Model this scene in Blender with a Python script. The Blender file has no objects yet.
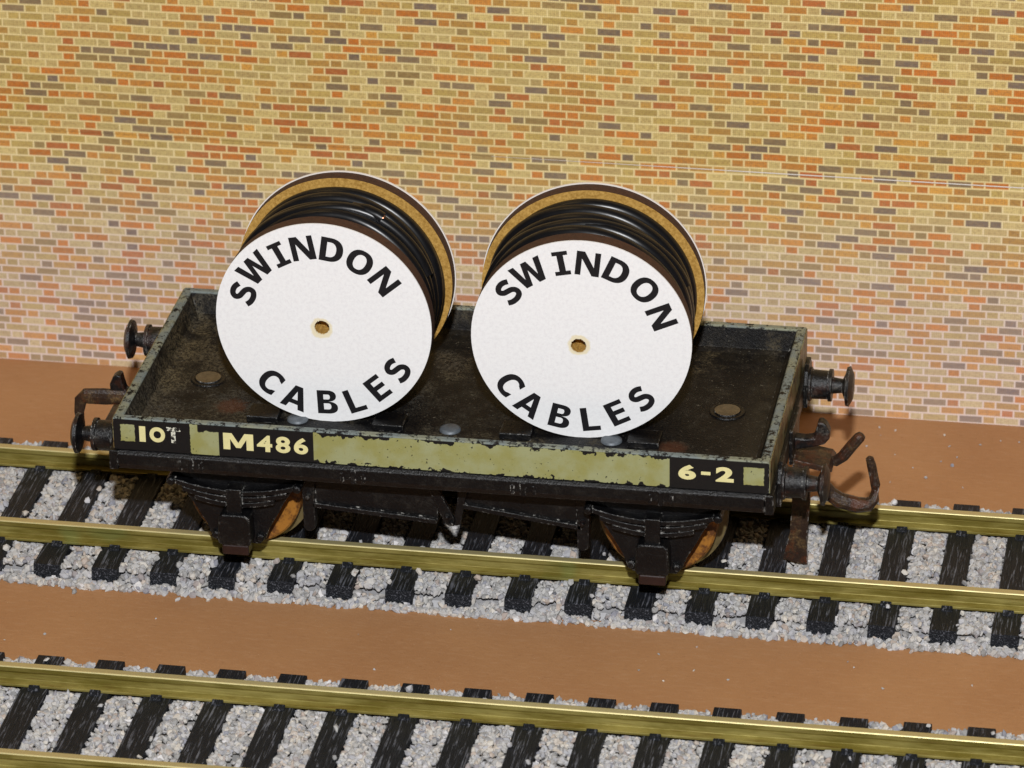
import bpy, bmesh, math, random
import numpy as np
from mathutils import Vector, Matrix
K = 0.1                      # one millimetre of the model world = 0.1 Blender units
random.seed(7); rng = np.random.default_rng(11)
sc = bpy.context.scene
COL = sc.collection
# ------------------------------------------------------------------ camera
cam_d = bpy.data.cameras.new('camera'); cam = bpy.data.objects.new('camera', cam_d); COL.objects.link(cam)
CP = Vector((89.91651, -463.34281, 255.17930))
ROT = Matrix(((0.9847702060627003, -0.06560652982071075, 0.16100752931496964),
              (0.1733637771958856, 0.44052747257736796, -0.8808408180034413),
              (-0.01313933056140805, 0.8953386672927068, 0.44519212576472816)))
cam.matrix_world = Matrix.Translation(CP*K) @ ROT.to_4x4()
cam_d.sensor_width = 36; cam_d.lens = 36*4737.7446/1024
cam_d.clip_start = 1; cam_d.clip_end = 2000
cam_d.dof.use_dof = True; cam_d.dof.focus_distance = 519*K; cam_d.dof.aperture_fstop = 0.85
sc.camera = cam
# ------------------------------------------------------------------ world and lamps
w = bpy.data.worlds.new('World'); sc.world = w; w.use_nodes = True
bg = w.node_tree.nodes['Background']; bg.inputs[0].default_value = (1.0, 0.9, 0.8, 1); bg.inputs[1].default_value = 0.013
def area(name, loc, target, size, power, color, sizey=None):
    l = bpy.data.lights.new(name, 'AREA'); l.energy = power; l.color = color
    l.shape = 'RECTANGLE'; l.size = size*K; l.size_y = (sizey or size)*K
    o = bpy.data.objects.new(name, l); COL.objects.link(o); o.location = Vector(loc)*K
    o.rotation_euler = (Vector(target)-Vector(loc)).to_track_quat('-Z', 'Y').to_euler(); return o
area('camera_flash', (88, -462, 352), (5, 0, 15), 15, 38500, (0.985, 0.99, 1.0), 10)
area('room_lamp', (-210, 0, 520), (-30, 25, 20), 160, 2300, (1.0, 0.66, 0.25))
sc.view_settings.view_transform = 'Standard'; sc.view_settings.look = 'None'
sc.view_settings.exposure = 0; sc.view_settings.gamma = 1
try: sc.view_settings.use_curve_mapping = False
except Exception: pass
sc.render.engine = 'CYCLES'

# ------------------------------------------------------------------ helpers: materials
def lin(c, k=1.0):
    return tuple((((v/255+0.055)/1.055)**2.4 if v > 10 else v/255/12.92)*k for v in c)+(1,)
class NT:
    def __init__(s, name):
        s.m = bpy.data.materials.new(name); s.m.use_nodes = True; s.t = s.m.node_tree
        s.b = s.t.nodes['Principled BSDF']; s._o = None
    def n(s, typ, ins=None, **kw):
        nd = s.t.nodes.new(typ)
        for k_, v in kw.items(): setattr(nd, k_, v)
        for k_, v in (ins or {}).items(): s.put(nd.inputs[k_], v)
        return nd
    def put(s, sock, v):
        if isinstance(v, bpy.types.NodeSocket): s.t.links.new(v, sock)
        elif hasattr(v, 'outputs'): s.t.links.new(v.outputs[0], sock)
        else: sock.default_value = v
    def M(s, op, a, b=0.0, c=0.0):
        return s.n('ShaderNodeMath', {0: a, 1: b, 2: c}, operation=op).outputs[0]
    def pos(s):
        if not s._o:
            o = s.n('ShaderNodeNewGeometry').outputs['Position']
            v = s.n('ShaderNodeVectorMath', {0: o, 1: (1/K,)*3}, operation='MULTIPLY').outputs[0]
            x = s.n('ShaderNodeSeparateXYZ', {0: v}); s._o = (v, x.outputs[0], x.outputs[1], x.outputs[2])
        return s._o
    def local(s):
        o = s.n('ShaderNodeTexCoord').outputs['Object']
        v = s.n('ShaderNodeVectorMath', {0: o, 1: (1/K,)*3}, operation='MULTIPLY').outputs[0]
        x = s.n('ShaderNodeSeparateXYZ', {0: v}); return (v, x.outputs[0], x.outputs[1], x.outputs[2])
    def noise(s, scale, detail=4, rough=.55, vec=None, stretch=None, dist=0):
        v = vec or s.pos()[0]
        if stretch: v = s.n('ShaderNodeVectorMath', {0: v, 1: stretch}, operation='MULTIPLY').outputs[0]
        return s.n('ShaderNodeTexNoise', {'Vector': v, 'Scale': scale, 'Detail': detail, 'Roughness': rough, 'Distortion': dist}).outputs[0]
    def ramp(s, f, stops, interp='LINEAR'):
        r = s.n('ShaderNodeValToRGB', {0: f}); e = r.color_ramp; e.interpolation = interp
        while len(e.elements) < len(stops): e.elements.new(.5)
        for i, (p, c) in enumerate(stops):
            e.elements[i].position = p; e.elements[i].color = c if isinstance(c, tuple) else (c, c, c, 1)
        return r.outputs[0]
    def mix(s, f, a, b):
        nd = s.n('ShaderNodeMix', data_type='RGBA'); s.put(nd.inputs[0], f); s.put(nd.inputs[6], a); s.put(nd.inputs[7], b); return nd.outputs[2]
    def step(s, f, lo, hi):
        nd = s.n('ShaderNodeMapRange', {0: f, 1: lo, 2: hi}, interpolation_type='SMOOTHSTEP'); return nd.outputs[0]
    def band(s, v, a, b, soft=.02):
        return s.M('MULTIPLY', s.step(v, a-soft, a+soft), s.M('SUBTRACT', 1.0, s.step(v, b-soft, b+soft)))
    def edge(s, radius=.25, lo=.02, hi=.12):
        g = s.n('ShaderNodeNewGeometry'); b = s.n('ShaderNodeBevel', {'Radius': radius*K}, samples=6)
        d = s.n('ShaderNodeVectorMath', {0: g.outputs['Normal'], 1: b.outputs[0]}, operation='DOT_PRODUCT').outputs['Value']
        return s.step(s.M('SUBTRACT', 1.0, d), lo, hi)
    def bump(s, h, strength=.3, dist=.1):
        s.put(s.b.inputs['Normal'], s.n('ShaderNodeBump', {'Height': h, 'Strength': strength, 'Distance': dist*K}).outputs[0])
    def set(s, color=None, rough=None, metal=None, spec=None):
        if color is not None: s.put(s.b.inputs['Base Color'], color)
        if rough is not None: s.put(s.b.inputs['Roughness'], rough)
        if metal is not None: s.put(s.b.inputs['Metallic'], metal)
        if spec is not None: s.put(s.b.inputs['Specular IOR Level'], spec)
        return s.m
# ------------------------------------------------------------------ materials
def m_brick():
    t = NT('printed_brick_paper'); v, x, y, z = t.pos(); M = t.M
    P, H = 4.32, 0.98
    wob = M('MULTIPLY', M('SUBTRACT', t.noise(.05, 1), .5), .5)
    zz = M('DIVIDE', M('ADD', z, wob), H); r = M('FLOOR', zz); fz = M('FRACT', zz)
    u = M('ADD', M('DIVIDE', x, P), M('MULTIPLY', M('MODULO', M('ADD', r, 400.0), 2.0), .5)); c = M('FLOOR', u); f = M('FRACT', u)
    s0 = .66
    head = M('GREATER_THAN', f, s0)
    idv = t.n('ShaderNodeCombineXYZ', {0: M('ADD', c, M('MULTIPLY', head, .5)), 1: r, 2: 3.3})
    wn = t.n('ShaderNodeTexWhiteNoise', {'Vector': idv.outputs[0]}, noise_dimensions='3D')
    v1 = wn.outputs[0]; v2 = t.n('ShaderNodeSeparateColor', {0: wn.outputs[1]})
    S = lambda *c_: lin(c_)
    colA = t.ramp(v1, [(0, S(200,182,126)), (.19, S(184,162,98)), (.31, S(190,170,118)), (.40, S(184,142,74)), (.52, S(196,132,60)), (.63, S(196,114,44)), (.72, S(178,100,54)),
                       (.77, S(126,112,94)), (.85, S(150,130,88)), (.91, S(112,102,98)), (.955, S(206,152,70))], 'CONSTANT')
    g = t.M('ADD', .84, t.M('MULTIPLY', v2.outputs[1], .3))
    colB = t.n('ShaderNodeVectorMath', {0: colA, 1: (1, 1, 1)}, operation='MULTIPLY'); cm = t.n('ShaderNodeCombineXYZ', {0: g, 1: g, 2: g}); t.put(colB.inputs[1], cm.outputs[0])
    # print grain and soft blotches inside each printed brick
    gr = t.noise(1.6, 3, .7, stretch=(1, 1, 2)); col = t.mix(t.M('MULTIPLY', t.step(gr, .40, .68), .2), colB.outputs[0], S(200,172,120)); col = t.mix(t.M('MULTIPLY', t.step(t.noise(2.6, 3, .8), .45, .65), .4), col, S(130,100,70))
    # distance to joints, in mm
    dz = M('MULTIPLY', M('MINIMUM', fz, M('SUBTRACT', 1.0, fz)), H)
    dA = M('MINIMUM', M('MINIMUM', f, M('SUBTRACT', 1.0, f)), M('ABSOLUTE', M('SUBTRACT', f, s0)))
    dx = M('MULTIPLY', dA, P)
    dd = M('MINIMUM', dz, dx)
    mort = M('MULTIPLY', M('SUBTRACT', 1.0, t.step(dd, .03, .18)), .86)
    big = t.noise(.022, 2)
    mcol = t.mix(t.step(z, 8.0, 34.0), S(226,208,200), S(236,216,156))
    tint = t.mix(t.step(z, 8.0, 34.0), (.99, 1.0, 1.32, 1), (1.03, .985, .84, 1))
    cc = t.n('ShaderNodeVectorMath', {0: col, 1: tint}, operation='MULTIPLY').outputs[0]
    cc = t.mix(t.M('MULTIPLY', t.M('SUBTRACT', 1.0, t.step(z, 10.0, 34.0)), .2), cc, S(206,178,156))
    fade = t.M('MULTIPLY', t.step(big, .38, .62), .1)
    fin = t.mix(mort, t.mix(fade, cc, S(205,180,120)), mcol)
    dots = t.n('ShaderNodeTexVoronoi', {'Vector': v, 'Scale': 4.2, 'Randomness': .15}).outputs[0]
    fin = t.mix(t.M('MULTIPLY', t.step(dots, .35, .7), .26), fin, S(120,84,50))
    t.bump(t.noise(.05, 2), .12, 3)
    return t.set(fin, .55, 0, .3)
def m_simple(name, c, rough=.6, metal=0, var=.25, sc_=1.2, spec=.5, bump=.15):
    t = NT(name); n = t.noise(sc_, 5, .6)
    a = tuple(v*(1-var) for v in c[:3])+(1,); b = tuple(min(1, v*(1+var)) for v in c[:3])+(1,)
    col = t.ramp(n, [(.3, a), (.7, b)]); t.bump(t.noise(sc_*4, 3), bump, .08)
    return t.set(col, rough, metal, spec)
def m_ground():
    t = NT('brown_painted_board')
    n = t.noise(.05, 4); n2 = t.noise(1.4, 5, .7, stretch=(.35, 1.4, 1))
    c = t.mix(t.step(n, .3, .7), lin((160,115,76)), lin((168,123,82)))
    c = t.mix(t.M('MULTIPLY', t.step(n2, .46, .74), .32), c, lin((184,144,108)))
    c = t.mix(t.M('MULTIPLY', t.step(t.noise(1.8, 6, .85, stretch=(.6, 1.2, 1)), .54, .7), .42), c, lin((118,78,54)))
    c = t.mix(t.step(t.noise(3.4, 2, .9), .71, .76), c, lin((206,178,150)))
    t.bump(t.noise(2.5, 5, .7), .35, .12); return t.set(c, .62, 0, .35)
def m_ballast():
    t = NT('grey_stone_chippings'); r = t.n('ShaderNodeNewGeometry').outputs['Random Per Island']
    c = t.ramp(r, [(0, lin((138,137,136))), (.3, lin((180,178,175))), (.55, lin((162,162,166))), (.74, lin((196,190,180))), (.86, lin((170,155,144))), (.92, lin((130,132,142))), (1, lin((208,205,204)))])
    c = t.mix(t.M('MULTIPLY', t.step(t.noise(3.0, 3), .45, .75), .22), c, lin((130,126,122)))
    return t.set(c, .8, 0, .3)
def m_sleeper():
    t = NT('black_moulded_sleeper_plastic')
    g = t.noise(4.6, 3, .6, stretch=(1.0, .06, 1.0), dist=.7); g2 = t.noise(1.1, 4)
    c = t.mix(t.M('MULTIPLY', t.step(g, .54, .66), t.step(g2, .2, .6)), lin((21,24,30)), lin((98,100,108)))
    t.bump(g, .9, .28); return t.set(c, .5, 0, .25)
def m_rail():
    t = NT('tarnished_brass_rail')
    v, x, y, z = t.pos()
    n = t.noise(.35, 5, .65, stretch=(.35, 1, 2.4)); n2 = t.noise(2.2, 4, stretch=(.12, 1, 3))
    c = t.mix(t.step(n, .35, .7), lin((116,104,42)), lin((160,148,84)))
    c = t.mix(t.M('MULTIPLY', t.step(n2, .5, .75), .5), c, lin((92,62,22)))
    c = t.mix(t.M('MULTIPLY', t.step(t.noise(.11, 2), .64, .72), .3), c, lin((118,140,84)))
    nz = t.n('ShaderNodeSeparateXYZ', {0: t.n('ShaderNodeNewGeometry').outputs['Normal']}).outputs[2]
    top = t.M('MULTIPLY', t.step(nz, .15, .7), t.step(z, 3.85, 4.05))
    c = t.mix(top, c, lin((196,184,134)))
    t.bump(n2, .2, .1)
    return t.set(c, t.M('ADD', .34, t.M('MULTIPLY', n, .2)), t.M('ADD', .45, t.M('MULTIPLY', top, .15)), .5)
def black_paint(name, dust=(92,86,76), dustamt=.35, edges=.7, base=(17,17,19), rust=.0):
    t = NT(name); n = t.noise(.5, 6, .7); n2 = t.noise(3.5, 4, .7)
    c = t.mix(t.M('MULTIPLY', t.M('MULTIPLY', t.step(n, .45, .75), t.step(n2, .35, .7)), dustamt), lin(base), lin(dust))
    if rust: c = t.mix(t.M('MULTIPLY', t.step(t.noise(.55, 5, .7), .5, .62), rust), c, lin((84,44,24)))
    e = t.M('MULTIPLY', t.edge(.24, .015, .09), t.step(t.noise(1.5, 5, .8), .53, .62))
    c = t.mix(t.M('MULTIPLY', e, edges), c, lin((190,188,182)))
    t.bump(n2, .6, .16)
    return t, t.set(c, t.M('ADD', .2, t.M('MULTIPLY', n, .3)), 0, .34), c
def m_body():
    t, m, c = black_paint('worn_black_wagon_paint', base=(13,13,15))
    v, x, y, z = t.pos()
    inside = t.M('MULTIPLY', t.band(x, -35.2, 35.2, .3), t.M('MULTIPLY', t.band(y, -16.0, 16.0, .3), t.step(z, 18.9, 19.2)))
    n = t.noise(.22, 5, .65); n2 = t.noise(2.2, 5, .8); n3 = t.noise(.09, 3)
    dust = t.M('MULTIPLY', t.step(t.M('ADD', n, t.M('MULTIPLY', x, -.0032)), .46, .64), t.step(t.M('ADD', t.M('MULTIPLY', n2, .5), t.M('MULTIPLY', t.noise(3.4, 3, .85), .5)), .46, .55))
    dc = t.mix(t.step(n3, .4, .62), lin((104,94,72)), lin((84,82,76)))
    c = t.mix(t.M('MULTIPLY', t.M('MULTIPLY', dust, inside), .5), c, dc)
    sp_ = t.step(t.noise(2.8, 2, .9), .66, .7); c = t.mix(t.M('MULTIPLY', t.M('MULTIPLY', sp_, inside), .4), c, lin((140,134,118)))
    # dirt gathered along the inner corners
    dcx = t.M('SUBTRACT', 34.6, t.M('ABSOLUTE', x)); dcy = t.M('SUBTRACT', 15.3, t.M('ABSOLUTE', y))
    dcm = t.M('MINIMUM', dcx, dcy)
    cor = t.M('MULTIPLY', t.M('SUBTRACT', 1.0, t.step(t.M('ABSOLUTE', t.M('SUBTRACT', dcm, 1.3)), .2, 2.6)), t.step(t.noise(.45, 5, .7), .3, .62))
    c = t.mix(t.M('MULTIPLY', t.M('MULTIPLY', cor, inside), t.M('ADD', .08, t.M('MULTIPLY', dust, .4))), c, lin((110,99,74)))
    for (sx, sy, r_) in ((-25.2, -6.9, 2.6), (24.6, -9.6, 2.4)  ):
        dx = t.M('SUBTRACT', x, sx); dy = t.M('SUBTRACT', y, sy)
        d = t.M('SQRT', t.M('ADD', t.M('MULTIPLY', dx, dx), t.M('MULTIPLY', dy, dy)))
        k = t.M('SUBTRACT', 1.0, t.step(t.M('ADD', d, t.M('MULTIPLY', n2, 3.2)), r_, r_+1.2))
        c = t.mix(t.M('MULTIPLY', t.M('MULTIPLY', k, inside), t.M('ADD', .05, t.M('MULTIPLY', n2, .8))), c, lin((92,54,36)))
    rim = t.M('MULTIPLY', t.step(z, 21.92, 22.05), t.M('SUBTRACT', 1.0, t.step(t.noise(1.1, 5, .8), .50, .57)))
    rc = t.mix(t.step(t.noise(.3, 4), .4, .6), lin((112,120,118)), lin((128,130,112)))
    c = t.mix(rim, c, rc)
    return t.set(c, t.M('ADD', .42, t.M('MULTIPLY', dust, .4)), 0, .14)
def m_stripe(front=True):
    t = NT('olive_side_paint' if front else 'worn_olive_end_paint'); v, x, y, z = t.pos()
    n = t.noise(1.1, 5, .7); nf = t.noise(2.6, 4, .7)
    ol = t.mix(t.step(t.noise(.35, 4), .35, .65), lin((140,138,84)), lin((148,150,110)))
    ol = t.mix(t.M('MULTIPLY', t.step(nf, .55, .75), .4), ol, lin((122,112,52)))
    wob = t.M('MULTIPLY', t.M('SUBTRACT', nf, .5), .35)
    if front:
        xx = t.M('ADD', x, wob)
        blk = t.M('MAXIMUM', t.band(xx, -40, -27.45), t.M('MAXIMUM', t.band(x, -24.25, -13.7, .03), t.band(x, 25.35, 40, .03)))
        patch = t.M('MAXIMUM', t.M('MULTIPLY', t.band(xx, -35.25, -33.65), t.band(t.M('ADD', z, wob), 19.45, 21.5)),
                    t.M('MULTIPLY', t.band(xx, 33.35, 35.55), t.band(t.M('ADD', z, wob), 19.35, 21.45)))
        # ragged loss of paint left of the second number
        rag = t.M('MULTIPLY', t.band(x, -26.6, -24.2), t.step(t.M('ADD', z, t.M('MULTIPLY', n, 1.6)), 22.0, 22.15))
        mask = t.M('MAXIMUM', patch, t.M('SUBTRACT', 1.0, t.M('MAXIMUM', blk, rag)))
        top = t.M('SUBTRACT', 21.95, z); bot = t.M('SUBTRACT', z, 18.83)
        chip = t.M('MAXIMUM', t.M('GREATER_THAN', t.M('MULTIPLY', t.M('SUBTRACT', t.M('ADD', t.M('MULTIPLY', t.noise(.85, 5, .6), .7), t.M('MULTIPLY', t.noise(.12, 2), .3)), .50), 4.2), top), t.M('GREATER_THAN', t.M('MULTIPLY', t.M('SUBTRACT', t.noise(1.0, 4, .55), .62), 3.0), bot))
        mask = t.M('MULTIPLY', mask, t.M('SUBTRACT', 1.0, chip))
        mask = t.M('MULTIPLY', mask, t.M('SUBTRACT', 1.0, t.step(t.noise(3.0, 2), .70, .72)))
    else:
        mask = t.M('MULTIPLY', t.step(n, .36, .5), .8)
        ol = t.mix(t.step(t.noise(.5, 4), .4, .6), lin((118,96,56)), lin((140,140,104)))
    c = t.mix(mask, lin((15,15,17)), ol); t.bump(nf, .2, .06)
    return t.set(c, .42, 0, .45)
def m_card():
    t = NT('white_printed_card'); v, x, y, z = t.local()
    n = t.noise(2.2, 5, .8, vec=v)
    c = t.mix(t.step(n, .4, .7), lin((230,230,230)), lin((220,219,220)))
    x = t.M('ADD', x, .25); z = t.M('ADD', z, .6)
    rr = t.M('SQRT', t.M('ADD', t.M('MULTIPLY', x, x), t.M('MULTIPLY', z, z)))
    k = t.M('SUBTRACT', 1.0, t.step(t.M('ADD', rr, t.M('MULTIPLY', t.noise(1.5, 4, vec=v), .5)), 1.35, 1.6))
    c = t.mix(k, c, lin((222,212,182)))
    t.bump(t.noise(2.5, 4, vec=v), .12, .08); return t.set(c, .75, 0, .3)
def m_mdf():
    t = NT('tan_fibreboard'); n = t.noise(2.4, 5, .8)
    return t.set(t.mix(t.step(n, .3, .72), lin((142,104,42)), lin((196,156,84))), .8, 0, .2)
BRICK = m_brick(); GROUND = m_ground(); STONE = m_ballast(); SLEEP = m_sleeper(); RAIL = m_rail()
BODY = m_body(); STRIPE = m_stripe(True); ENDP = m_stripe(False); CARD = m_card(); MDF = m_mdf()
BLACK = black_paint('black_underframe_paint', dustamt=.16, base=(8,8,10), edges=.8)[1]
BUFF = black_paint('scuffed_black_buffer_metal', dust=(118,112,104), dustamt=.6, base=(13,13,15), rust=.22)[1]
RUST = black_paint('rusty_brown_coupling_metal', dust=(140,112,70), dustamt=.7, base=(44,31,24), rust=.6, edges=.5)[1]
KEEP = m_simple('dark_rust_axlebox_keep', lin((36,18,15)), .4, 0)
BURNT = m_simple('scorched_board_edge', lin((62,36,22)), .75, 0, .35, 2.0)
CABLE = m_simple('black_cable_sheath', lin((17,17,19)), .3, 0, .2, .8, .3, .04)
INK = m_simple('black_printed_ink', lin((20,19,22)), .6, 0, .15, 1, .3, .02)
BRASS = m_simple('dull_brass', lin((98,86,66)), .4, .4, .3, 1.2)
GREYM = m_simple('dull_grey_metal', lin((88,94,100)), .5, .2, .25, 1.5)
CREAM = m_simple('cream_transfer', lin((214,206,150)), .5, 0, .06, 1.5, .4, .02)
COPPER = m_simple('bare_copper', lin((176,120,90)), .35, .8)
WHEEL = NT('orange_brown_wheel'); WHEEL = WHEEL.set(WHEEL.mix(WHEEL.step(WHEEL.noise(.7, 5, .7), .42, .62), lin((150,100,38)), lin((84,50,24))), .45, 0, .4)
TYRE = m_simple('olive_brown_tyre', lin((104,92,60)), .45, .3, .3, .7)
WHITE = m_simple('white_paper_edge', lin((222,214,206)), .8, 0, .05)
WORN = NT('flaking_white_transfer'); WORN.set(WORN.mix(WORN.step(WORN.noise(2.0, 4, .7), .48, .52), lin((14,14,16)), lin((206,206,190))), .5)
WORN = WORN.m

# ------------------------------------------------------------------ helpers: meshes (all in millimetres)
class MB:
    def __init__(s): s.v = []; s.f = []; s.m = []
    def add(s, vs, fs, mi=0):
        o = len(s.v); s.v += [tuple(q) for q in vs]; s.f += [tuple(i+o for i in f) for f in fs]; s.m += [mi]*len(fs); return s
    def box(s, x0, x1, y0, y1, z0, z1, mi=0):
        v = [(x, y, z) for x in (x0, x1) for y in (y0, y1) for z in (z0, z1)]
        return s.add(v, [(0,1,3,2), (4,6,7,5), (0,4,5,1), (2,3,7,6), (0,2,6,4), (1,5,7,3)], mi)
    def prism(s, poly, a, b, axis='y', mi=0):
        n = len(poly); mk = {'y': lambda p, t: (p[0], t, p[1]), 'x': lambda p, t: (t, p[0], p[1]), 'z': lambda p, t: (p[0], p[1], t)}[axis]
        v = [mk(p, a) for p in poly]+[mk(p, b) for p in poly]
        return s.add(v, [tuple(range(n)), tuple(range(2*n-1, n-1, -1))]+[(i, n+i, n+(i+1) % n, (i+1) % n) for i in range(n)], mi)
    def lathe(s, prof, c, axis='x', seg=48, mi=0, mids=None):
        # prof: list of (along axis, radius); closed when the ends lie on the axis or meet
        ax = {'x': 0, 'y': 1, 'z': 2}[axis]; o1, o2 = [(1, 2), (2, 0), (0, 1)][ax]; v = []
        for (t, r) in prof:
            for k in range(seg):
                p = [0, 0, 0]; a = 2*math.pi*k/seg; p[ax] = t; p[o1] = r*math.cos(a); p[o2] = r*math.sin(a)
                v.append((p[0]+c[0], p[1]+c[1], p[2]+c[2]))
        n = len(prof); base = len(s.v); s.v += v
        for i in range(n-1):
            for k in range(seg):
                k2 = (k+1) % seg; s.f.append((base+i*seg+k, base+(i+1)*seg+k, base+(i+1)*seg+k2, base+i*seg+k2)); s.m.append(mids[i] if mids else mi)
        return s
    def tube(s, path, r, seg=10, mi=0, flat=1.0, ref=(0, 0, 1)):
        P = [Vector(p) for p in path]; n = len(P); base = len(s.v)
        for i, p in enumerate(P):
            t = (P[min(i+1, n-1)]-P[max(i-1, 0)]).normalized(); a = Vector(ref)-t*t.dot(Vector(ref))
            if a.length < 1e-4: a = Vector((1, 0, 0))
            a.normalize(); b = t.cross(a); rr = r[i] if isinstance(r, (list, tuple)) else r
            for k in range(seg):
                q = 2*math.pi*k/seg; s.v.append(tuple(p+a*(rr*math.cos(q)*flat)+b*(rr*math.sin(q))))
        for i in range(n-1):
            for k in range(seg):
                k2 = (k+1) % seg; s.f.append((base+i*seg+k, base+(i+1)*seg+k, base+(i+1)*seg+k2, base+i*seg+k2)); s.m.append(mi)
        s.f.append(tuple(base+k for k in range(seg))[::-1]); s.m.append(mi)
        s.f.append(tuple(base+(n-1)*seg+k for k in range(seg))); s.m.append(mi)
        return s
    def build(s, name, mats, parent=None, bevel=0, smooth=False, org=None, angle=35):
        org = org or (parent_org(parent) if parent else (0, 0, 0))
        me = bpy.data.meshes.new(name)
        me.from_pydata([((a-org[0])*K, (b-org[1])*K, (c-org[2])*K) for a, b, c in s.v], [], s.f)
        mats = mats if isinstance(mats, list) else [mats]
        for m in mats: me.materials.append(m)
        for p, i in zip(me.polygons, s.m): p.material_index = i
        bm = bmesh.new(); bm.from_mesh(me)
        if not getattr(s, 'keep', False): bmesh.ops.remove_doubles(bm, verts=bm.verts, dist=1e-5)
        bmesh.ops.recalc_face_normals(bm, faces=bm.faces); bm.to_mesh(me); bm.free()
        o = bpy.data.objects.new(name, me); COL.objects.link(o)
        if smooth:
            for p in me.polygons: p.use_smooth = True
            try: me.set_sharp_from_angle(angle=math.radians(angle))
            except Exception: pass
        if bevel:
            b = o.modifiers.new('bevel', 'BEVEL'); b.width = bevel*K; b.segments = 2; b.limit_method = 'ANGLE'; b.angle_limit = math.radians(35)
            b.harden_normals = False
        if parent: o.parent = parent; o.location = [ (org[i]-parent_org(parent)[i])*K for i in range(3)]
        else: o.location = [q*K for q in org]
        return o
ORG = {}
def parent_org(p):
    return ORG.get(p.name, (0, 0, 0))
def empty(name, loc):
    o = bpy.data.objects.new(name, None); COL.objects.link(o); o.location = Vector(loc)*K; o.empty_display_size = .2
    ORG[o.name] = tuple(loc); return o
def part(mb, name, mats, parent, **kw):
    o = mb.build(name, mats, parent, org=parent_org(parent), **kw); ORG[o.name] = parent_org(parent); return o
def tag(o, label=None, cat=None, group=None, kind=None):
    if label: o['label'] = label
    if cat: o['category'] = cat
    if group: o['group'] = group
    if kind: o['kind'] = kind
    return o
def glyph(ch, size=1.0, bold=0.0, serif=False):
    """outline letter from the built-in font as (verts2d, faces, bbox)"""
    cu = bpy.data.curves.new('glyph', 'FONT'); cu.body = ch; cu.size = 1; cu.offset = bold; cu.resolution_u = 5; cu.fill_mode = 'FRONT'
    o = bpy.data.objects.new('glyph', cu); COL.objects.link(o)
    bpy.context.view_layer.update()
    me = bpy.data.meshes.new_from_object(o.evaluated_get(bpy.context.evaluated_depsgraph_get()))
    vs = [(v.co.x, v.co.y) for v in me.vertices]; fs = [tuple(p.vertices) for p in me.polygons]
    bpy.data.objects.remove(o); bpy.data.curves.remove(cu); bpy.data.meshes.remove(me)
    xs = [a for a, b in vs]; ys = [b for a, b in vs]; return vs, fs, (min(xs), max(xs), min(ys), max(ys))

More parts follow.
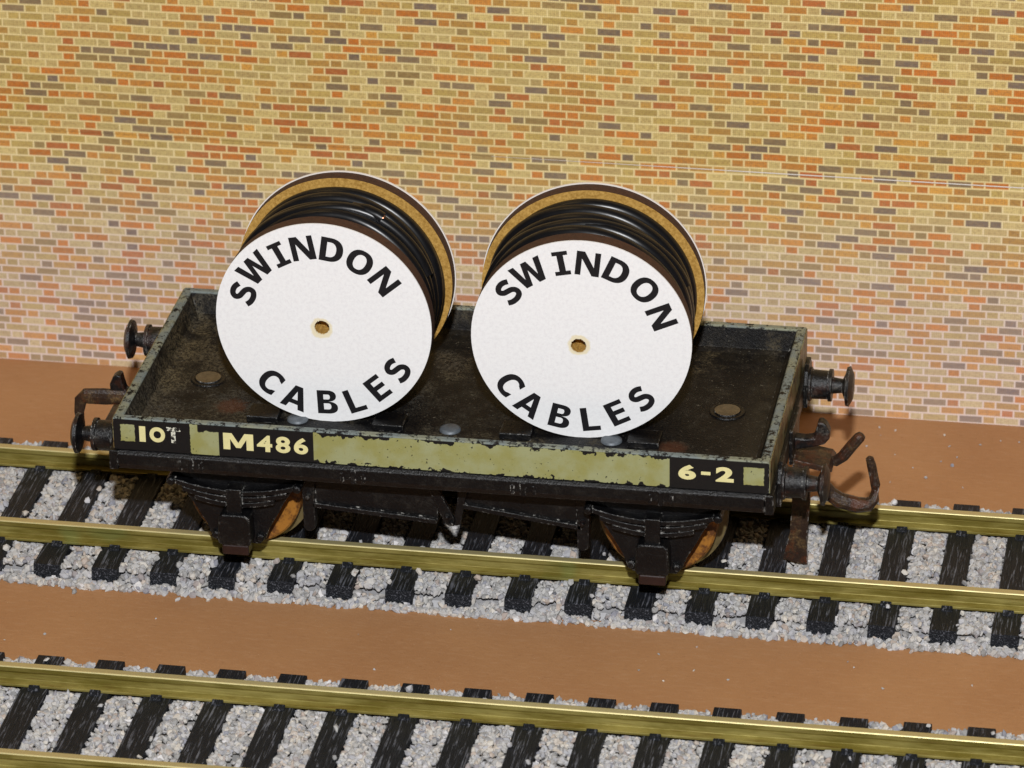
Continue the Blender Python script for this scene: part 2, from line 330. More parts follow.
GL = {}
def strip(outer, inner, closed=False):
    n = len(outer); vs = list(outer)+list(inner); m = n if closed else n-1
    return vs, [(k, (k+1) % n, n+(k+1) % n, n+k) for k in range(m)]
def arc(cx, cy, rx, ry, a0, a1, n=20, e=2.25):
    out = []
    for k in range(n+1):
        t = math.radians(a0+(a1-a0)*k/n); c, s_ = math.cos(t), math.sin(t)
        out.append((cx+rx*math.copysign(abs(c)**(2/e), c), cy+ry*math.copysign(abs(s_)**(2/e), s_)))
    return out
def join(parts):
    vs, fs = [], []
    for v, f in parts: fs += [tuple(i+len(vs) for i in q) for q in f]; vs += v
    xs = [a for a, b in vs]; ys = [b for a, b in vs]; return vs, fs, (min(xs), max(xs), min(ys), max(ys))
def poly(p): return (list(p), [tuple(range(len(p)))])
def bold_letter(ch):
    """heavy humanist sans capitals, cap height 1"""
    if ch == 'I': return join([poly([(0,0),(.60,0),(.60,.17),(.425,.17),(.425,.83),(.60,.83),(.60,1),(0,1),(0,.83),(.175,.83),(.175,.17),(0,.17)])])
    if ch == 'M': return join([poly([(0,0),(0,1),(.30,1),(.52,.42),(.74,1),(1.04,1),(1.04,0),(.80,0),(.80,.64),(.60,.12),(.44,.12),(.24,.64),(.24,0)])])
    if ch == 'N': return join([poly([(0,0),(0,1),(.31,1),(.70,.36),(.70,1),(.92,1),(.92,0),(.65,0),(.22,.69),(.22,0)])])
    if ch == 'L': return join([poly([(0,0),(0,1),(.255,1),(.255,.19),(.70,.19),(.70,0)])])
    if ch == 'E': return join([poly([(0,0),(0,1),(.71,1),(.71,.81),(.255,.81),(.255,.615),(.68,.615),(.68,.425),(.255,.425),(.255,.19),(.71,.19),(.71,0)])])
    if ch == 'W': return join([poly([(0,1),(.25,1),(.405,.34),(.56,1),(.80,1),(.955,.34),(1.11,1),(1.36,1),(1.10,0),(.83,0),(.68,.64),(.53,0),(.26,0)])])
    if ch == 'A': return join([poly([(0,0),(.345,1),(.5,1),(.5,.76),(.385,.39),(.325,.2),(.26,0)]), poly([(1,0),(.74,0),(.675,.2),(.615,.39),(.5,.76),(.5,1),(.655,1)]), poly([(.325,.2),(.675,.2),(.615,.39),(.385,.39)])])
    if ch == 'O': return join([strip(arc(.5,.5,.5,.52,0,360,40)[:-1], arc(.5,.5,.24,.325,0,360,40)[:-1], True)])
    if ch == 'D': return join([strip([(0,0),(0,1)]+arc(.38,.5,.52,.5,90,-90,24), [(.255,.19),(.255,.81)]+arc(.38,.5,.25,.31,90,-90,24), True)])
    if ch == 'C': return join([strip([(.80,.955)]+arc(.5,.5,.5,.52,68,292,30)+[(.80,.045)], [(.80,.70)]+arc(.5,.5,.235,.325,50,310,30)+[(.80,.30)])])
    if ch == 'B':
        return join([poly([(0,0),(.25,0),(.25,1),(0,1)]), poly([(.25,.82),(.42,.82),(.42,1),(.25,1)]), poly([(.25,.44),(.42,.44),(.42,.52),(.42,.61),(.25,.61)]), poly([(.25,0),(.42,0),(.42,.18),(.25,.18)]),
                     strip(arc(.42,.76,.33,.24,90,-90,16), arc(.42,.715,.085,.105,90,-90,16)), strip(arc(.42,.26,.38,.26,90,-90,16), arc(.42,.31,.12,.13,90,-90,16))])
    C_ = [(.72,.79),(.56,.885),(.40,.91),(.24,.865),(.15,.735),(.23,.60),(.40,.535),(.57,.465),(.665,.32),(.62,.165),(.46,.095),(.30,.095),(.15,.135),(.02,.22)]
    P = []
    for i in range(len(C_)-1):
        p0, p1, p2, p3 = C_[max(i-1,0)], C_[i], C_[i+1], C_[min(i+2,len(C_)-1)]
        for q in range(4):
            u = q/4; P.append(tuple(.5*((2*b)+(-a+c)*u+(2*a-5*b+4*c-d_)*u*u+(-a+3*b-3*c+d_)*u**3) for a, b, c, d_ in zip(p0, p1, p2, p3)))
    P.append(C_[-1]); A, B = [], []
    for i, p in enumerate(P):
        a, b = P[max(i-1,0)], P[min(i+1,len(P)-1)]; tx, ty = b[0]-a[0], b[1]-a[1]; l = math.hypot(tx, ty); nx, ny = -ty/l, tx/l; h = .112
        A.append((p[0]+nx*h, p[1]+ny*h)); B.append((p[0]-nx*h, p[1]-ny*h))
    return join([strip(A, B)])

# ------------------------------------------------------------------ the setting: board and brick backdrop
ground = MB().box(-260, 260, -230, 60, -6, 0).build('ground', GROUND); tag(ground, 'brown painted baseboard under the tracks', kind='structure')
wall = empty('brick_wall', (0, 39.3, 0)); tag(wall, 'printed brick paper backdrop with a pale seam behind the wagon', 'wall')
SEAM = 31.0
part(MB().box(-260, 260, 39.3, 41.3, .01, SEAM+1.5), 'lower_brick_sheet', BRICK, wall)
part(MB().box(-260, 260, 39.16, 39.297, SEAM, 150), 'upper_brick_sheet', BRICK, wall)
part(MB().box(-260, 260, 39.3, 41.3, SEAM+1.52, 150), 'backing_board', WHITE, wall)
part(MB().prism([(-4, SEAM-.02), (30, SEAM-.11), (120, SEAM-.14), (120, SEAM-.005), (-4, SEAM-.005)], 39.12, 39.297), 'paper_edge', WHITE, wall)

# ------------------------------------------------------------------ railway tracks
HS, HR, PITCH = 2.1, 4.2, 6.6858
def rail(y0):
    prof = [(-1.15,HS),(1.15,HS),(1.15,HS+.3),(.35,HS+.5),(.3,HR-.85),(.52,HR-.6),(.52,HR-.12),(.4,HR),(-.4,HR),(-.52,HR-.12),(-.52,HR-.6),(-.3,HR-.85),(-.35,HS+.5),(-1.15,HS+.3)]
    return MB().prism([(y0+a, b) for a, b in prof], -110, 125, 'x')
def track(yc, ph, label):
    t = empty('railway_track', (0, yc, 0)); tag(t, label, 'railway track', 'model railway tracks')
    for s in (-8.77, 8.77): part(rail(yc+s), 'rail', RAIL, t, bevel=.05)
    k0 = int(math.floor((-108-ph)/PITCH)); k1 = int((122-ph)/PITCH)
    for k in range(k0, k1+1):
        x = ph+k*PITCH; mb = MB(); hw = 1.47
        mb.prism([(x-hw-.08, .1), (x+hw+.08, .1), (x+hw, HS), (x-hw, HS)], yc-14.85, yc+14.7, 'y')
        for s in (-8.77, 8.77):
            for q in (-1, 1):
                yy = yc+s+q*1.45
                mb.prism([(yy-.42, HS-.02), (yy+.42, HS-.02), (yy+(.2 if q > 0 else .42), HS+.14+(.22 if q < 0 else .0)), (yy-(.42 if q > 0 else .2), HS+.14+(.22 if q > 0 else .0))], x-.62, x+.62, 'x')
        part(mb, 'sleeper', SLEEP, t, bevel=.1)
    return t
PH1 = 8.18-8*PITCH; PH2 = 14.14-8*PITCH
track(0.0, PH1, 'brass railed railway track carrying the black wagon')
track(-49.41, PH2, 'empty brass railed railway track in the foreground')

ICO = (lambda p: np.array([(-1,p,0),(1,p,0),(-1,-p,0),(1,-p,0),(0,-1,p),(0,1,p),(0,-1,-p),(0,1,-p),(p,0,-1),(p,0,1),(-p,0,-1),(-p,0,1)])/math.sqrt(1+p*p))((1+5**.5)/2)
ICF = np.array([(0,11,5),(0,5,1),(0,1,7),(0,7,10),(0,10,11),(1,5,9),(5,11,4),(11,10,2),(10,7,6),(7,1,8),(3,9,4),(3,4,2),(3,2,6),(3,6,8),(3,8,9),(4,9,5),(2,4,11),(6,2,10),(8,6,7),(9,8,1)])
def stones(name, pts, sizes, org, label, extra=None):
    n = len(pts); P = np.array(pts)-np.array(org); S = np.array(sizes)[:, None]*rng.uniform(.5, 1.42, (n, 3))
    V = ICO[None]*(1+rng.normal(0, .19, (n, 12, 1)))*S[:, None, :]
    q = rng.normal(size=(n, 4)); q /= np.linalg.norm(q, axis=1)[:, None]; w_, x, y, z = q.T
    Rm = np.stack([np.stack([1-2*(y*y+z*z), 2*(x*y-z*w_), 2*(x*z+y*w_)], 1), np.stack([2*(x*y+z*w_), 1-2*(x*x+z*z), 2*(y*z-x*w_)], 1), np.stack([2*(x*z-y*w_), 2*(y*z+x*w_), 1-2*(x*x+y*y)], 1)], 1)
    V = np.einsum('nij,nkj->nki', Rm, V)+P[:, None, :]
    V = V.reshape(-1, 3)*K; F = (ICF[None]+12*np.arange(n)[:, None, None]).reshape(-1, 3)
    if extra: ev, ef = extra; ev = (np.array(ev)-np.array(org))*K; F2 = np.array(ef)+len(V); V = np.vstack([V, ev]); F = np.vstack([F, F2])
    me = bpy.data.meshes.new(name); me.vertices.add(len(V)); me.vertices.foreach_set('co', V.astype(np.float32).ravel())
    me.loops.add(len(F)*3); me.loops.foreach_set('vertex_index', F.astype(np.int32).ravel()); me.polygons.add(len(F))
    me.polygons.foreach_set('loop_start', np.arange(0, len(F)*3, 3, dtype=np.int32)); me.polygons.foreach_set('loop_total', np.full(len(F), 3, dtype=np.int32))
    me.update(calc_edges=True); me.validate(); me.materials.append(STONE)
    for p in me.polygons: pass
    me.polygons.foreach_set('use_smooth', np.zeros(len(F), dtype=bool))
    o = bpy.data.objects.new(name, me); COL.objects.link(o); o.location = Vector(org)*K
    return tag(o, label, kind='stuff')
def ballast(yc, ph, label):
    pts, sz = [], []
    N = 42000
    xs = rng.uniform(-88, 92, N); ys = rng.uniform(-17.0, 17.2, N); u = rng.uniform(0, 1, N)
    for x, y, r in zip(xs, ys, u):
        k = (x-ph)/PITCH; dx = abs(k-round(k))*PITCH; ay = abs(y); wob = .35*math.sin(x*.9+yc)+.25*math.sin(x*2.3)
        s = random.uniform(.24, .41)
        if ay < 14.2:
            if dx < 1.6: continue
            if 7.6 < ay < 9.9: z = 1.1+.2*r
            else: z = 1.5+.32*r
            if dx < 1.75: z -= .15
        else:
            e = 15.85+wob*.7
            if ay > e: continue
            if ay > e-.6 and r > .6: continue
            z = (1-(ay-14.2)/(e-14.2))*1.0+.12
            if dx < 1.6: z = min(z, .3)
            s *= 1.12
        pts.append((x, yc+y, z)); sz.append(s)
    for _ in range(2600):     # shoulder stones
        x = rng.uniform(-88, 92); y = random.choice([-1, 1])*random.uniform(14.95, 15.95); pts.append((x, yc+y, .16+.14*random.random())); sz.append(random.uniform(.26, .42))
    for _ in range(70):      # strays on sleepers
        k = random.randint(0, 24)-6; x = ph+k*PITCH+random.uniform(-1.6, 1.6); y = random.choice([random.uniform(-14, -10.5), random.uniform(-6.5, 7), random.uniform(11, 14)])
        if random.random() < .7: x = ph+k*PITCH+random.choice([-1, 1])*random.uniform(1.15, 1.6)
        pts.append((x, yc+y, HS+.2)); sz.append(random.uniform(.24, .38))
    for _ in range(26):      # strays on the board
        x = random.uniform(-85, 90); y = random.choice([-1, 1])*(16.2+random.expovariate(2.2)); pts.append((x, yc+y, .18)); sz.append(random.uniform(.18, .34))
    ev = [(-88, yc-14.6, .02), (92, yc-14.6, .02), (92, yc-14.0, .7), (-88, yc-14.0, .7), (92, yc+14.0, .7), (-88, yc+14.0, .7), (92, yc+14.6, .02), (-88, yc+14.6, .02)]
    ef = [(0, 1, 2), (0, 2, 3), (3, 2, 4), (3, 4, 5), (5, 4, 6), (5, 6, 7)]
    return stones('ballast', pts, sz, (0, yc, 0), label, (ev, ef))
ballast(0.0, PH1, 'grey stone ballast under the wagon track')
ballast(-49.41, PH2, 'grey stone ballast under the foreground track')
sp = [(random.uniform(40, 66), random.uniform(22, 37), .08) for _ in range(20)]+[(random.uniform(-60, 70), random.uniform(-30, -18), .08) for _ in range(16)]
stones('stone_dust', sp, [random.uniform(.07, .17) for _ in sp], (50, 30, 0), 'tiny pale specks of stone scattered on the brown board')

# ------------------------------------------------------------------ the wagon
L2, W2, ZT, ZF = 36.1, 16.83, 22.2, 19.4
wag = empty('goods_wagon', (0, 0, HR)); tag(wag, 'worn black low sided model goods wagon with olive side stripe', 'wagon')
def ring(x, y, z): return [(-x, -y, z), (x, -y, z), (x, y, z), (-x, y, z)]
rings = [ring(L2-.1, W2-.1, 18.35), ring(L2, W2, 18.5), ring(L2, W2, ZT-.1), ring(L2-.1, W2-.1, ZT), ring(L2-.85, W2-.8, ZT), ring(L2-1.0, W2-.95, ZT-.15), ring(L2-1.7, W2-1.5, ZF+.35), ring(L2-2.2, W2-2.2, ZF)]
mb = MB(); vs = [p for r in rings for p in r]; fs = [(3, 2, 1, 0)]+[tuple(range(28, 32))]
for i in range(7):
    for k in range(4): fs.append((i*4+k, i*4+(k+1) % 4, i*4+4+(k+1) % 4, i*4+4+k))
mb.add(vs, fs); part(mb, 'tray', BODY, wag, bevel=.06)
sb = MB()       # sole frame, proud of the tray side, chamfered underneath
for s in (-1, 1):
    p = [(s*(W2-1.6), 18.33), (s*(W2+.02), 18.33), (s*(W2+.42), 17.95), (s*(W2+.42), 16.75), (s*(W2+.18), 16.1), (s*(W2-.2), 15.98), (s*(W2-1.6), 15.98)]
    sb.prism(p if s > 0 else p[::-1], -L2+.45, L2-.45, 'x')
for s in (-1, 1):
    sb.box(min(s*(L2-.45), s*(L2+.55)), max(s*(L2-.45), s*(L2+.55)), -W2-.35, W2+.35, 15.95, 18.32)
    for x in (-27.5, -9.4, 9.4, 24.4):
        sb.box(x-.28, x+.28, s*(W2+.36)-.14, s*(W2+.36)+.14, 16.2, 17.95); sb.box(x+1.0, x+1.35, s*(W2+.36)-.12, s*(W2+.36)+.12, 16.4, 17.6); sb.box(x-1.35, x-1.0, s*(W2+.36)-.12, s*(W2+.36)+.12, 16.4, 17.6)
part(sb, 'sole_bar', BLACK, wag, bevel=.12)
part(MB().box(-L2+.1, L2-.1, -W2-.09, -W2+.02, 18.42, ZT-.16), 'side_stripe', STRIPE, wag)
part(MB().box(-L2+.1, L2-.1, W2-.02, W2+.09, 18.42, ZT-.16), 'side_stripe', STRIPE, wag)
for s in (-1, 1):
    a, b = sorted((s*(L2-.02), s*(L2+.09))); part(MB().box(a, b, -W2+.1, W2-.1, 18.42, ZT-.16), 'end_stripe', ENDP, wag)
    h = MB(); a, b = sorted((s*(L2+.5), s*(L2+1.0)))
    for yy in (-12, 12):     # rounded buffer plates
        h = MB(); h.prism([(yy-2.1, 15.4), (yy+2.1, 15.4), (yy+2.2, 18.3), (yy+1.6, 19.7), (yy+.7, 20.2), (yy-.7, 20.2), (yy-1.6, 19.7), (yy-2.2, 18.3)], a, b, 'x'); part(h, 'buffer_plate', BLACK, wag, bevel=.12)
    h = MB()
    h.box(a, b-.1 if s > 0 else b, -3.2, 3.2, 14.9, 19.0)
    part(h, 'headstock_plate', BLACK, wag, bevel=.12)
# lettering on the side
def letter_row(mb, text, x0, x1, z0, z1, y=-W2-.11, bold=.035, gaps=None):
    tot = 0; gl = []
    for ch in text:
        if ch == '-': gl.append((None, None, (0, .34, 0, .7))); continue
        gl.append(bold_letter(ch) if ch == 'M' else glyph(ch, 1, bold))
    ws = [g[2][1]-g[2][0] for g in gl]; gap = .12; tot = sum(ws)+gap*(len(ws)-1); sx = (x1-x0)/tot; cx = x0
    for g, w_, ch in zip(gl, ws, text):
        if g[0] is None:
            zc = (z0+z1)/2; mb.box(cx+.03*sx, cx+w_*sx*.9, y-.015, y+.04, zc-.19, zc+.19)
        else:
            b = g[2]; sz = (z1-z0)/(b[3]-b[2])
            vs = [(cx+(p-b[0])*sx, y, z0+(q-b[2])*sz) for p, q in g[0]]; mb.add(vs, g[1])
        cx += (w_+gap)*sx
mb = MB(); letter_row(mb, 'I', -33.15, -32.45, 19.5, 21.4, bold=.05); letter_row(mb, 'O', -32.0, -30.25, 19.55, 21.4, bold=.06); part(mb, 'painted_number', CREAM, wag)
mb = MB(); letter_row(mb, 'M486', -23.75, -14.3, 19.3, 21.3, bold=.034); part(mb, 'painted_number', CREAM, wag)
mb = MB(); letter_row(mb, '6-2', 26.3, 32.3, 19.5, 21.3, bold=.05); part(mb, 'painted_number', CREAM, wag)
mb = MB(); letter_row(mb, 'T', -30.15, -28.5, 19.6, 21.5, bold=.05); part(mb, 'flaking_letter', WORN, wag)
for x, y in ((-29.3, -.6), (29.35, -.15)):
    part(MB().lathe([(ZF+.02, .0001), (ZF+.05, .5), (ZF+.16, 1.05), (ZF+.26, 1.3), (ZF+.26, 1.42), (ZF+.1, 1.5), (ZF+.05, 1.65), (ZF+.16, 1.8), (ZF+.14, 1.95), (ZF-.05, 2.05)], (x, y, 0), 'z', 32, mids=[0,0,0,0,1,1,1,1,1]), 'rivet', [BRASS, BLACK], wag, smooth=True, angle=60)
for x in (-17.2, -.1, 17.8):
    part(MB().lathe([(ZF+.34, .001), (ZF+.34, .9), (ZF+.22, 1.15), (ZF-.1, 1.2)], (x, -9.0, 0), 'z', 20), 'floor_stud', GREYM, wag, smooth=True, angle=70)
# buffers
for sx in (-1, 1):
    for y in (-12, 12):
        e = sx; x = lambda t: sx*t
        prof = [(x(L2+.9), .001), (x(L2+.9), 1.95), (x(L2+1.2), 1.95), (x(L2+1.35), 1.68), (x(L2+3.1), 1.62), (x(L2+3.15), 1.85), (x(L2+3.55), 1.85), (x(L2+3.6), .95), (x(L2+4.7), .8), (x(L2+5.0), 1.5), (x(L2+5.15), 2.2), (x(L2+5.5), 2.3), (x(L2+5.9), 1.5), (x(L2+6.0), .001)]
        part(MB().lathe(prof, (0, y, 17.45), 'x', 36), 'buffer', BUFF, wag, smooth=True, angle=40)
# underframe between the wheels
uf = MB()
for s in (-1, 1):
    y0, y1 = sorted((s*12.4, s*13.0))
    for xa, xb, za, zb in ((-15.2, -.9, 11.0, 10.0), (1.3, 15.2, 12.2, 10.5)): uf.prism([(xa, 15.97), (xb, 15.97), (xb, zb), (xa, za)], y0, y1); uf.prism([(xa+.3, za+.5), (xb-.1, zb+.5), (xb-.1, zb-.1), (xa+.3, za-.1)], y0-.35 if s < 0 else y0, y1 if s < 0 else y1+.35)
    for xx in (-15.3, 15.3): uf.prism([(xx-.75, 15.96), (xx+.75, 15.96), (xx+.65, 8.3), (xx+.2, 7.9), (xx-.3, 7.9), (xx-.65, 8.3)], y0-.35, y1+.35)
    ya, yb = sorted((s*13.1, s*13.7))
    uf.prism([(-2.4, 15.96), (-1.4, 15.96), (1.1, 10.9), (1.1, 10.0), (.5, 9.9), (-.1, 10.4)], ya, yb); uf.prism([(1.12, 10.0), (1.12, 11.6), (2.0, 15.96), (2.9, 15.96), (1.7, 10.2)], ya, yb)
uf.box(-34, 34, -12, 12, 16.0, 18.3); uf.box(-30, 30, -6, -4, 13, 16.01); uf.box(-30, 30, 4, 6, 13, 16.01)
part(uf, 'brake_gear', BLACK, wag, bevel=.1)
for (x, z) in ((.3, 11.2), (.75, 10.4), (15.3, 11.5), (-15.3, 12.4)): part(MB().lathe([(-14.15, .001), (-14.1, .2), (-13.9, .3), (-13.2, .3)], (x, 0, z), 'y', 12), 'brake_pin', BUFF, wag, smooth=True)
# axle guards with leaf springs and axleboxes
def guard(xc, s):
    Y = lambda t: s*t
    a, b = sorted((Y(13.2), Y(14.0)))
    ob = part(MB().prism([(xc+q, w_) for q, w_ in ((-7.2, 14.2), (-7.0, 15.96), (7.0, 15.96), (7.2, 14.2), (6.1, 12.9), (5.3, 11.6), (4.6, 10.2), (3.5, 8.2), (3.05, 6.9), (2.4, 6.2), (-2.4, 6.2), (-3.05, 6.9), (-3.5, 8.2), (-4.6, 10.2), (-5.5, 11.6), (-6.3, 12.9))], a, b), 'axle_guard', BLACK, wag, bevel=.12)
    sp_ = MB(); ya, yb = sorted((Y(13.9), Y(15.3)))
    for i, (hl, z, sag) in enumerate(((7.1, 14.15, 1.15), (5.9, 13.2, .95), (4.5, 12.25, .7))):
        n = 14; top = [(xc-hl+2*hl*k/n, z-sag*(1-((2*k/n-1)**2))) for k in range(n+1)]
        sp_.prism([(q, w_-.33) for q, w_ in top]+[(q, w_+.3) for q, w_ in top[::-1]], ya, yb)
    for q in (-7.1, 7.1): sp_.lathe([(Y(13.3), .5), (Y(15.5), .5), (Y(15.7), .35), (Y(15.72), .001)], (xc+q, 0, 14.1), 'y', 14)
    sp_.box(xc-.85, xc+.85, min(Y(13.9), Y(15.75)), max(Y(13.9), Y(15.75)), 9.9, 13.7)
    part(sp_, 'leaf_spring', BLACK, wag, bevel=.1)
    ax = MB(); ax.prism([(xc-1.75, 10.3), (xc-1.9, 7.3), (xc-1.6, 6.9), (xc+1.6, 6.9), (xc+1.9, 7.3), (xc+1.75, 10.3), (xc+1.3, 10.7), (xc-1.3, 10.7)], min(Y(13.9), Y(16.1)), max(Y(13.9), Y(16.1)))
    for q in (-2.5, 2.5): ax.lathe([(Y(13.9), .5), (Y(14.5), .5), (Y(14.6), .3), (Y(14.62), .001)], (xc+q, 0, 7.2), 'y', 12)
    part(ax, 'axlebox', BLACK, wag, bevel=.2)
    part(MB().box(xc-1.5, xc+1.5, min(Y(13.9), Y(15.9)), max(Y(13.9), Y(15.9)), 5.6, 6.88), 'axlebox_keep', KEEP, wag, bevel=.2)
for xc in (-23.2, 23.3):
    for s in (-1, 1): guard(xc, s)
    for s in (-1, 1):
        Y = lambda t: s*t
        R1 = 6.3
        prof = [(Y(11.3), .001), (Y(11.3), 1.2), (Y(10.3), 1.4), (Y(10.2), 4.6), (Y(10.45), 5.2), (Y(10.45), R1-.25), (Y(10.2), R1), (Y(8.5), R1+.12), (Y(8.35), R1-.35), (Y(8.1), R1-.3), (Y(8.0), R1+.9), (Y(7.5), R1+1.0), (Y(7.2), R1+.6), (Y(7.1), .001)]
        mi = [0]*5+[0, 0, 1, 1, 1, 1, 1, 1]
        wh = part(MB().lathe(prof, (xc, 0, HR+R1+.05), 'y', 56, mids=mi), 'wheel', [WHEEL, TYRE], wag, smooth=True)
    part(MB().lathe([(-13.3, .001), (-13.3, .7), (13.3, .7), (13.3, .001)], (xc, 0, HR+R1+.05), 'y', 16), 'axle', BUFF, wag, smooth=True)
# couplings
def coupling_right():
    c = MB(); c.prism([(37.0, 15.2), (40.9, 14.5), (41.3, 14.0), (40.9, 13.9), (37.0, 14.5)], -2.4, 2.2)
    c.tube([(39.6, .8, 14.1), (40.6, .7, 13.9), (41.4, .5, 13.9), (42.2, .4, 14.6), (43.2, .3, 16.1), (44.0, .2, 17.2), (44.25, .2, 17.5), (44.35, .2, 17.65)], [.3, .5, .62, .66, .66, .64, .5, .1], 12)
    c.tube([(40.2, -2.6, 12.6), (41.2, -2.6, 11.4), (42.2, -2.6, 10.7), (44.2, -2.5, 10.2), (45.4, -2.4, 10.3), (46.0, -2.3, 11.0), (46.1, -2.1, 12.6), (45.6, -1.9, 14.9), (45.35, -1.9, 15.8), (45.3, -1.9, 16.05)], [.8, .85, .9, .9, .82, .62, .55, .52, .45, .1], 12)
    c.prism([(36.9, 14.9), (37.5, 14.5), (38.7, 14.5), (38.9, 10), (38.6, 5.0), (38.7, 1.95), (36.0, 2.6), (36.7, 6.0), (36.9, 10)], -2.2, -1.6)
    p = part(c, 'coupling', RUST, wag, bevel=.08, smooth=False)
def coupling_left():
    c = MB(); c.prism([(-37.0, 15.2), (-40.9, 14.6), (-40.9, 14.1), (-37.0, 14.5)][::-1], -3.2, 3.2)
    c.tube([(-39.0, -.6, 16.4), (-41.5, -.6, 16.3), (-43.6, -.6, 16.2), (-44.3, -.6, 15.6), (-44.5, -.7, 14.2), (-44.4, -.8, 12.4)], [.9, 1.05, 1.0, .75, .6, .5], 12, flat=.45, ref=(0, 1, 0))
    part(c, 'coupling', RUST, wag, bevel=.08)
coupling_right(); coupling_left()
def drawhook(s):
    pr = [(36.6, 17.1), (38.0, 17.0), (39.0, 17.2), (39.3, 18.3), (39.45, 19.1), (39.9, 19.2), (40.4, 18.8), (40.8, 17.9), (40.75, 17.1), (40.2, 16.4), (39.0, 16.0), (37.6, 15.7), (36.6, 15.5)]
    part(MB().prism([(s*a, b) for a, b in pr], -.75, .75), 'drawhook', BUFF, wag, bevel=.28)
drawhook(1); drawhook(-1)

# ------------------------------------------------------------------ cable reels
RF, CZ = 11.95, ZF+11.97
def annulus(mb, y0, y1, r, hr, hx=0, hz=0, seg=96, mi=(0, 0, 1, 0), jag=0):
    """disc with a hole (hole centre hx,hz); mi = front, back, rim, hole"""
    n = seg; a = [2*math.pi*k/n for k in range(n)]
    jr = [hr*(1+jag*random.uniform(-1, 1)) for _ in a]
    A = [(r*math.cos(t), y0, r*math.sin(t)) for t in a]; B = [(hx+q*math.cos(t), y0, hz+q*math.sin(t)) for t, q in zip(a, jr)]
    C_ = [(p[0], y1, p[2]) for p in A]; D = [(p[0], y1, p[2]) for p in B]; o = len(mb.v); mb.v += A+B+C_+D
    for k in range(n):
        j = (k+1) % n
        for f, m in (((k, j, n+j, n+k), mi[0]), ((2*n+k, 3*n+k, 3*n+j, 2*n+j), mi[1]), ((k, 2*n+k, 2*n+j, j), mi[2]), ((n+k, n+j, 3*n+j, 3*n+k), mi[3])):
            mb.f.append(tuple(o+i for i in f)); mb.m.append(m)
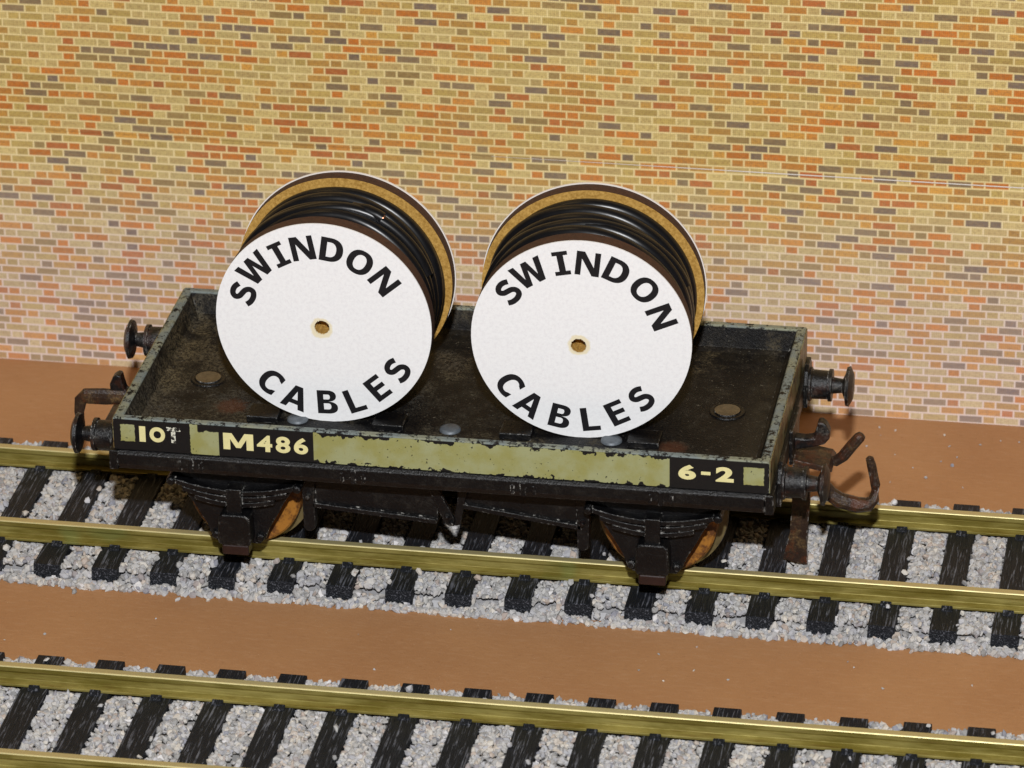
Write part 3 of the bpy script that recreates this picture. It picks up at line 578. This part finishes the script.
def reel(xc, yaw, letters, hx, hz, label, seed, ox=0, oz=0, rr=12.1):
    random.seed(seed)
    r = empty('cable_reel', (xc, -2.2, CZ)); tag(r, label, 'cable reel', 'white faced cable reels on the wagon')
    # geometry is written about the reel's own centre
    def lpart(mb, name, mats, par, **kw):
        o = mb.build(name, mats, None, org=(0, 0, 0), **kw); o.parent = par; o.location = (0, 0, 0); return o
    f = MB(); annulus(f, -6.65, -4.8, RF, .84, hx, hz, jag=.05); fl = lpart(f, 'flange', [MDF, BURNT], r, smooth=True)
    c = MB(); annulus(c, -6.82, -6.655, RF+.06, .84, hx, hz, mi=(0, 0, 0, 0), jag=.07); cf = lpart(c, 'paper_face', [CARD], fl, smooth=True)
    words = [MB(), MB()]
    for li, (ch, ang, rad) in enumerate(letters):
        t = words[0 if li < 7 else 1]
        if ch not in GL: GL[ch] = bold_letter(ch)
        vs, fs, b = GL[ch]; s = 2.86; mx, my = (b[0]+b[1])/2, (b[2]+b[3])/2
        px, pz = rad*math.sin(math.radians(ang))+ox, rad*math.cos(math.radians(ang))+oz
        a = math.atan2(px-hx, pz-hz)         # outward direction seen from the hole
        up = a if abs(ang) < 90 else a+math.pi
        ca, sa = math.cos(up), math.sin(up)
        def put(q): u, v_ = (q[0]-mx)*s, (q[1]-my)*s; return (px+u*ca+v_*sa, -6.835, pz-u*sa+v_*ca)
        t.add([put(q) for q in vs], fs)
    for t in words: lpart(t, 'printed_word', INK, fl)
    for z_ in (0,):
        g = MB(); annulus(g, 4.8, 6.4, rr, .95, 0, 0); f2 = lpart(g, 'flange', [MDF, BURNT], r, smooth=True)
        c2 = MB(); annulus(c2, 6.405, 6.62, rr+.12, 1.0, 0, 0, mi=(0, 0, 0, 0)); lpart(c2, 'paper_face', [WHITE], f2, smooth=True)
    h = MB(); annulus(h, -4.8, 4.8, 6.0, 2.4, 0, 0, mi=(0, 0, 0, 0), seg=48); h.add([(2.4*math.cos(2*math.pi*k/24), -4.75, 2.4*math.sin(2*math.pi*k/24)) for k in range(24)], [tuple(range(24))]); lpart(h, 'hub', MDF, r, smooth=True)
    cb = MB(); ph = [random.uniform(0, 6.28) for _ in range(8)]
    def wind(R0, y0, y1, turns, rt, amp, seedp, start=0.0):
        n = int(turns*80); P = []
        for i in range(n+1):
            th = start+2*math.pi*turns*i/n; u = i/n; tt = turns*u; y = y0+(y1-y0)*min(1, (math.floor(tt)+max(0, min(1, ((tt % 1)-.6)/.3)))/max(1, math.floor(turns)-1))
            y += abs(amp)*math.sin(th+seedp)*.5+abs(amp)*.4*math.sin(2.0*th+seedp*2+u*5)
            rr = R0+.14*math.sin(th*1.0+u*9+seedp)+.05*math.sin(3*th+u*17)
            P.append((rr*math.cos(th), max(-4.8+rt, min(4.8-rt, y)), rr*math.sin(th)))
        cb.tube(P, rt, 14, ref=(.01, 1, .02))
    wind(7.7, -4.0, 4.0, 6, .8, .05, ph[0]); wind(9.2, 4.0, -4.0, 6, .8, .08, ph[1]); wind(10.6 if seed == 3 else 10.75, -3.3, 3.98, 5, .82, .1, ph[2], start=seed*.7)
    wind(11.1, -.9, 2.2, .75, .72, .5, ph[4], start=.35)
    cbo = lpart(cb, 'cable', CABLE, r, smooth=True, angle=75)
    if seed == 3:
        a0 = math.radians(62); dr = Vector((math.cos(a0), 0, math.sin(a0))); tn = Vector((math.sin(a0), -.15, -math.cos(a0))).normalized(); p0 = dr*11.55+Vector((0, -.6, 0))
        e = MB(); e.tube([p0-tn*3.2-dr*.9, p0-tn*1.6-dr*.15, p0-tn*.5, p0+tn*.2], .72, 12); lpart(e, 'cable_end', CABLE, r, smooth=True)
        e = MB(); e.tube([p0+tn*.1, p0+tn*.3], .45, 10); lpart(e, 'copper_core', COPPER, r)
    tl = (rr-RF)/11.5; r.rotation_euler = (tl, 0, math.radians(yaw)); r.location.z += (tl*6.65+.02)*K; return r
L1 = [('S',-72.5,9.3),('W',-50.9,9.5),('I',-30.8,9.12),('N',-13.0,8.99),('D',7.8,8.85),('O',29.6,8.64),('N',52.2,8.77),('C',-141.1,9.9),('A',-160.0,10.1),('B',179.3,9.82),('L',161.1,9.91),('E',142.9,9.63),('S',123.8,9.66)]
L2_ = [('S',-57.6,8.8),('W',-35.3,8.75),('I',-10.8,8.64),('N',8.4,8.64),('D',29.5,8.94),('O',52.2,9.3),('N',74.9,9.5),('C',-131.2,9.9),('A',-149.3,10.3),('B',-169.2,10.4),('L',172.6,10.5),('E',155.8,10.4),('S',138.0,10.3)]
reel(-13.92, 0, L1, -.2, -.5, 'white faced cable reel standing nearer the number M486, its lettering tilted to the left', 3, 0, .2, 12.12)
reel(14.2, 2.9, L2_, -.3, -.69, 'white faced cable reel standing nearer the number 6-2, its lettering tilted to the right', 5, -.45, .75, 12.35)
for xc, sd, lab in ((-13.9, -1, 'black chock block wedging the left cable reel on its left, behind the number M486'), (-13.9, 1, 'black chock block wedging the left cable reel on its right, near the wagon middle'),
                    (14.4, -1, 'black chock block wedging the right cable reel on its left, near the wagon middle'), (14.4, 1, 'black chock block wedging the right cable reel on its right, behind the 6-2')):
    c = MB(); a, b = sorted((xc+sd*5.3, xc+sd*8.8)); c.box(a, b, -10.4, -7.2, ZF+.01, ZF+.8)
    o = c.build('chock_block', BLACK, bevel=.1, org=((a+b)/2, -8.8, ZF)); tag(o, lab, 'chock', 'black chock blocks')
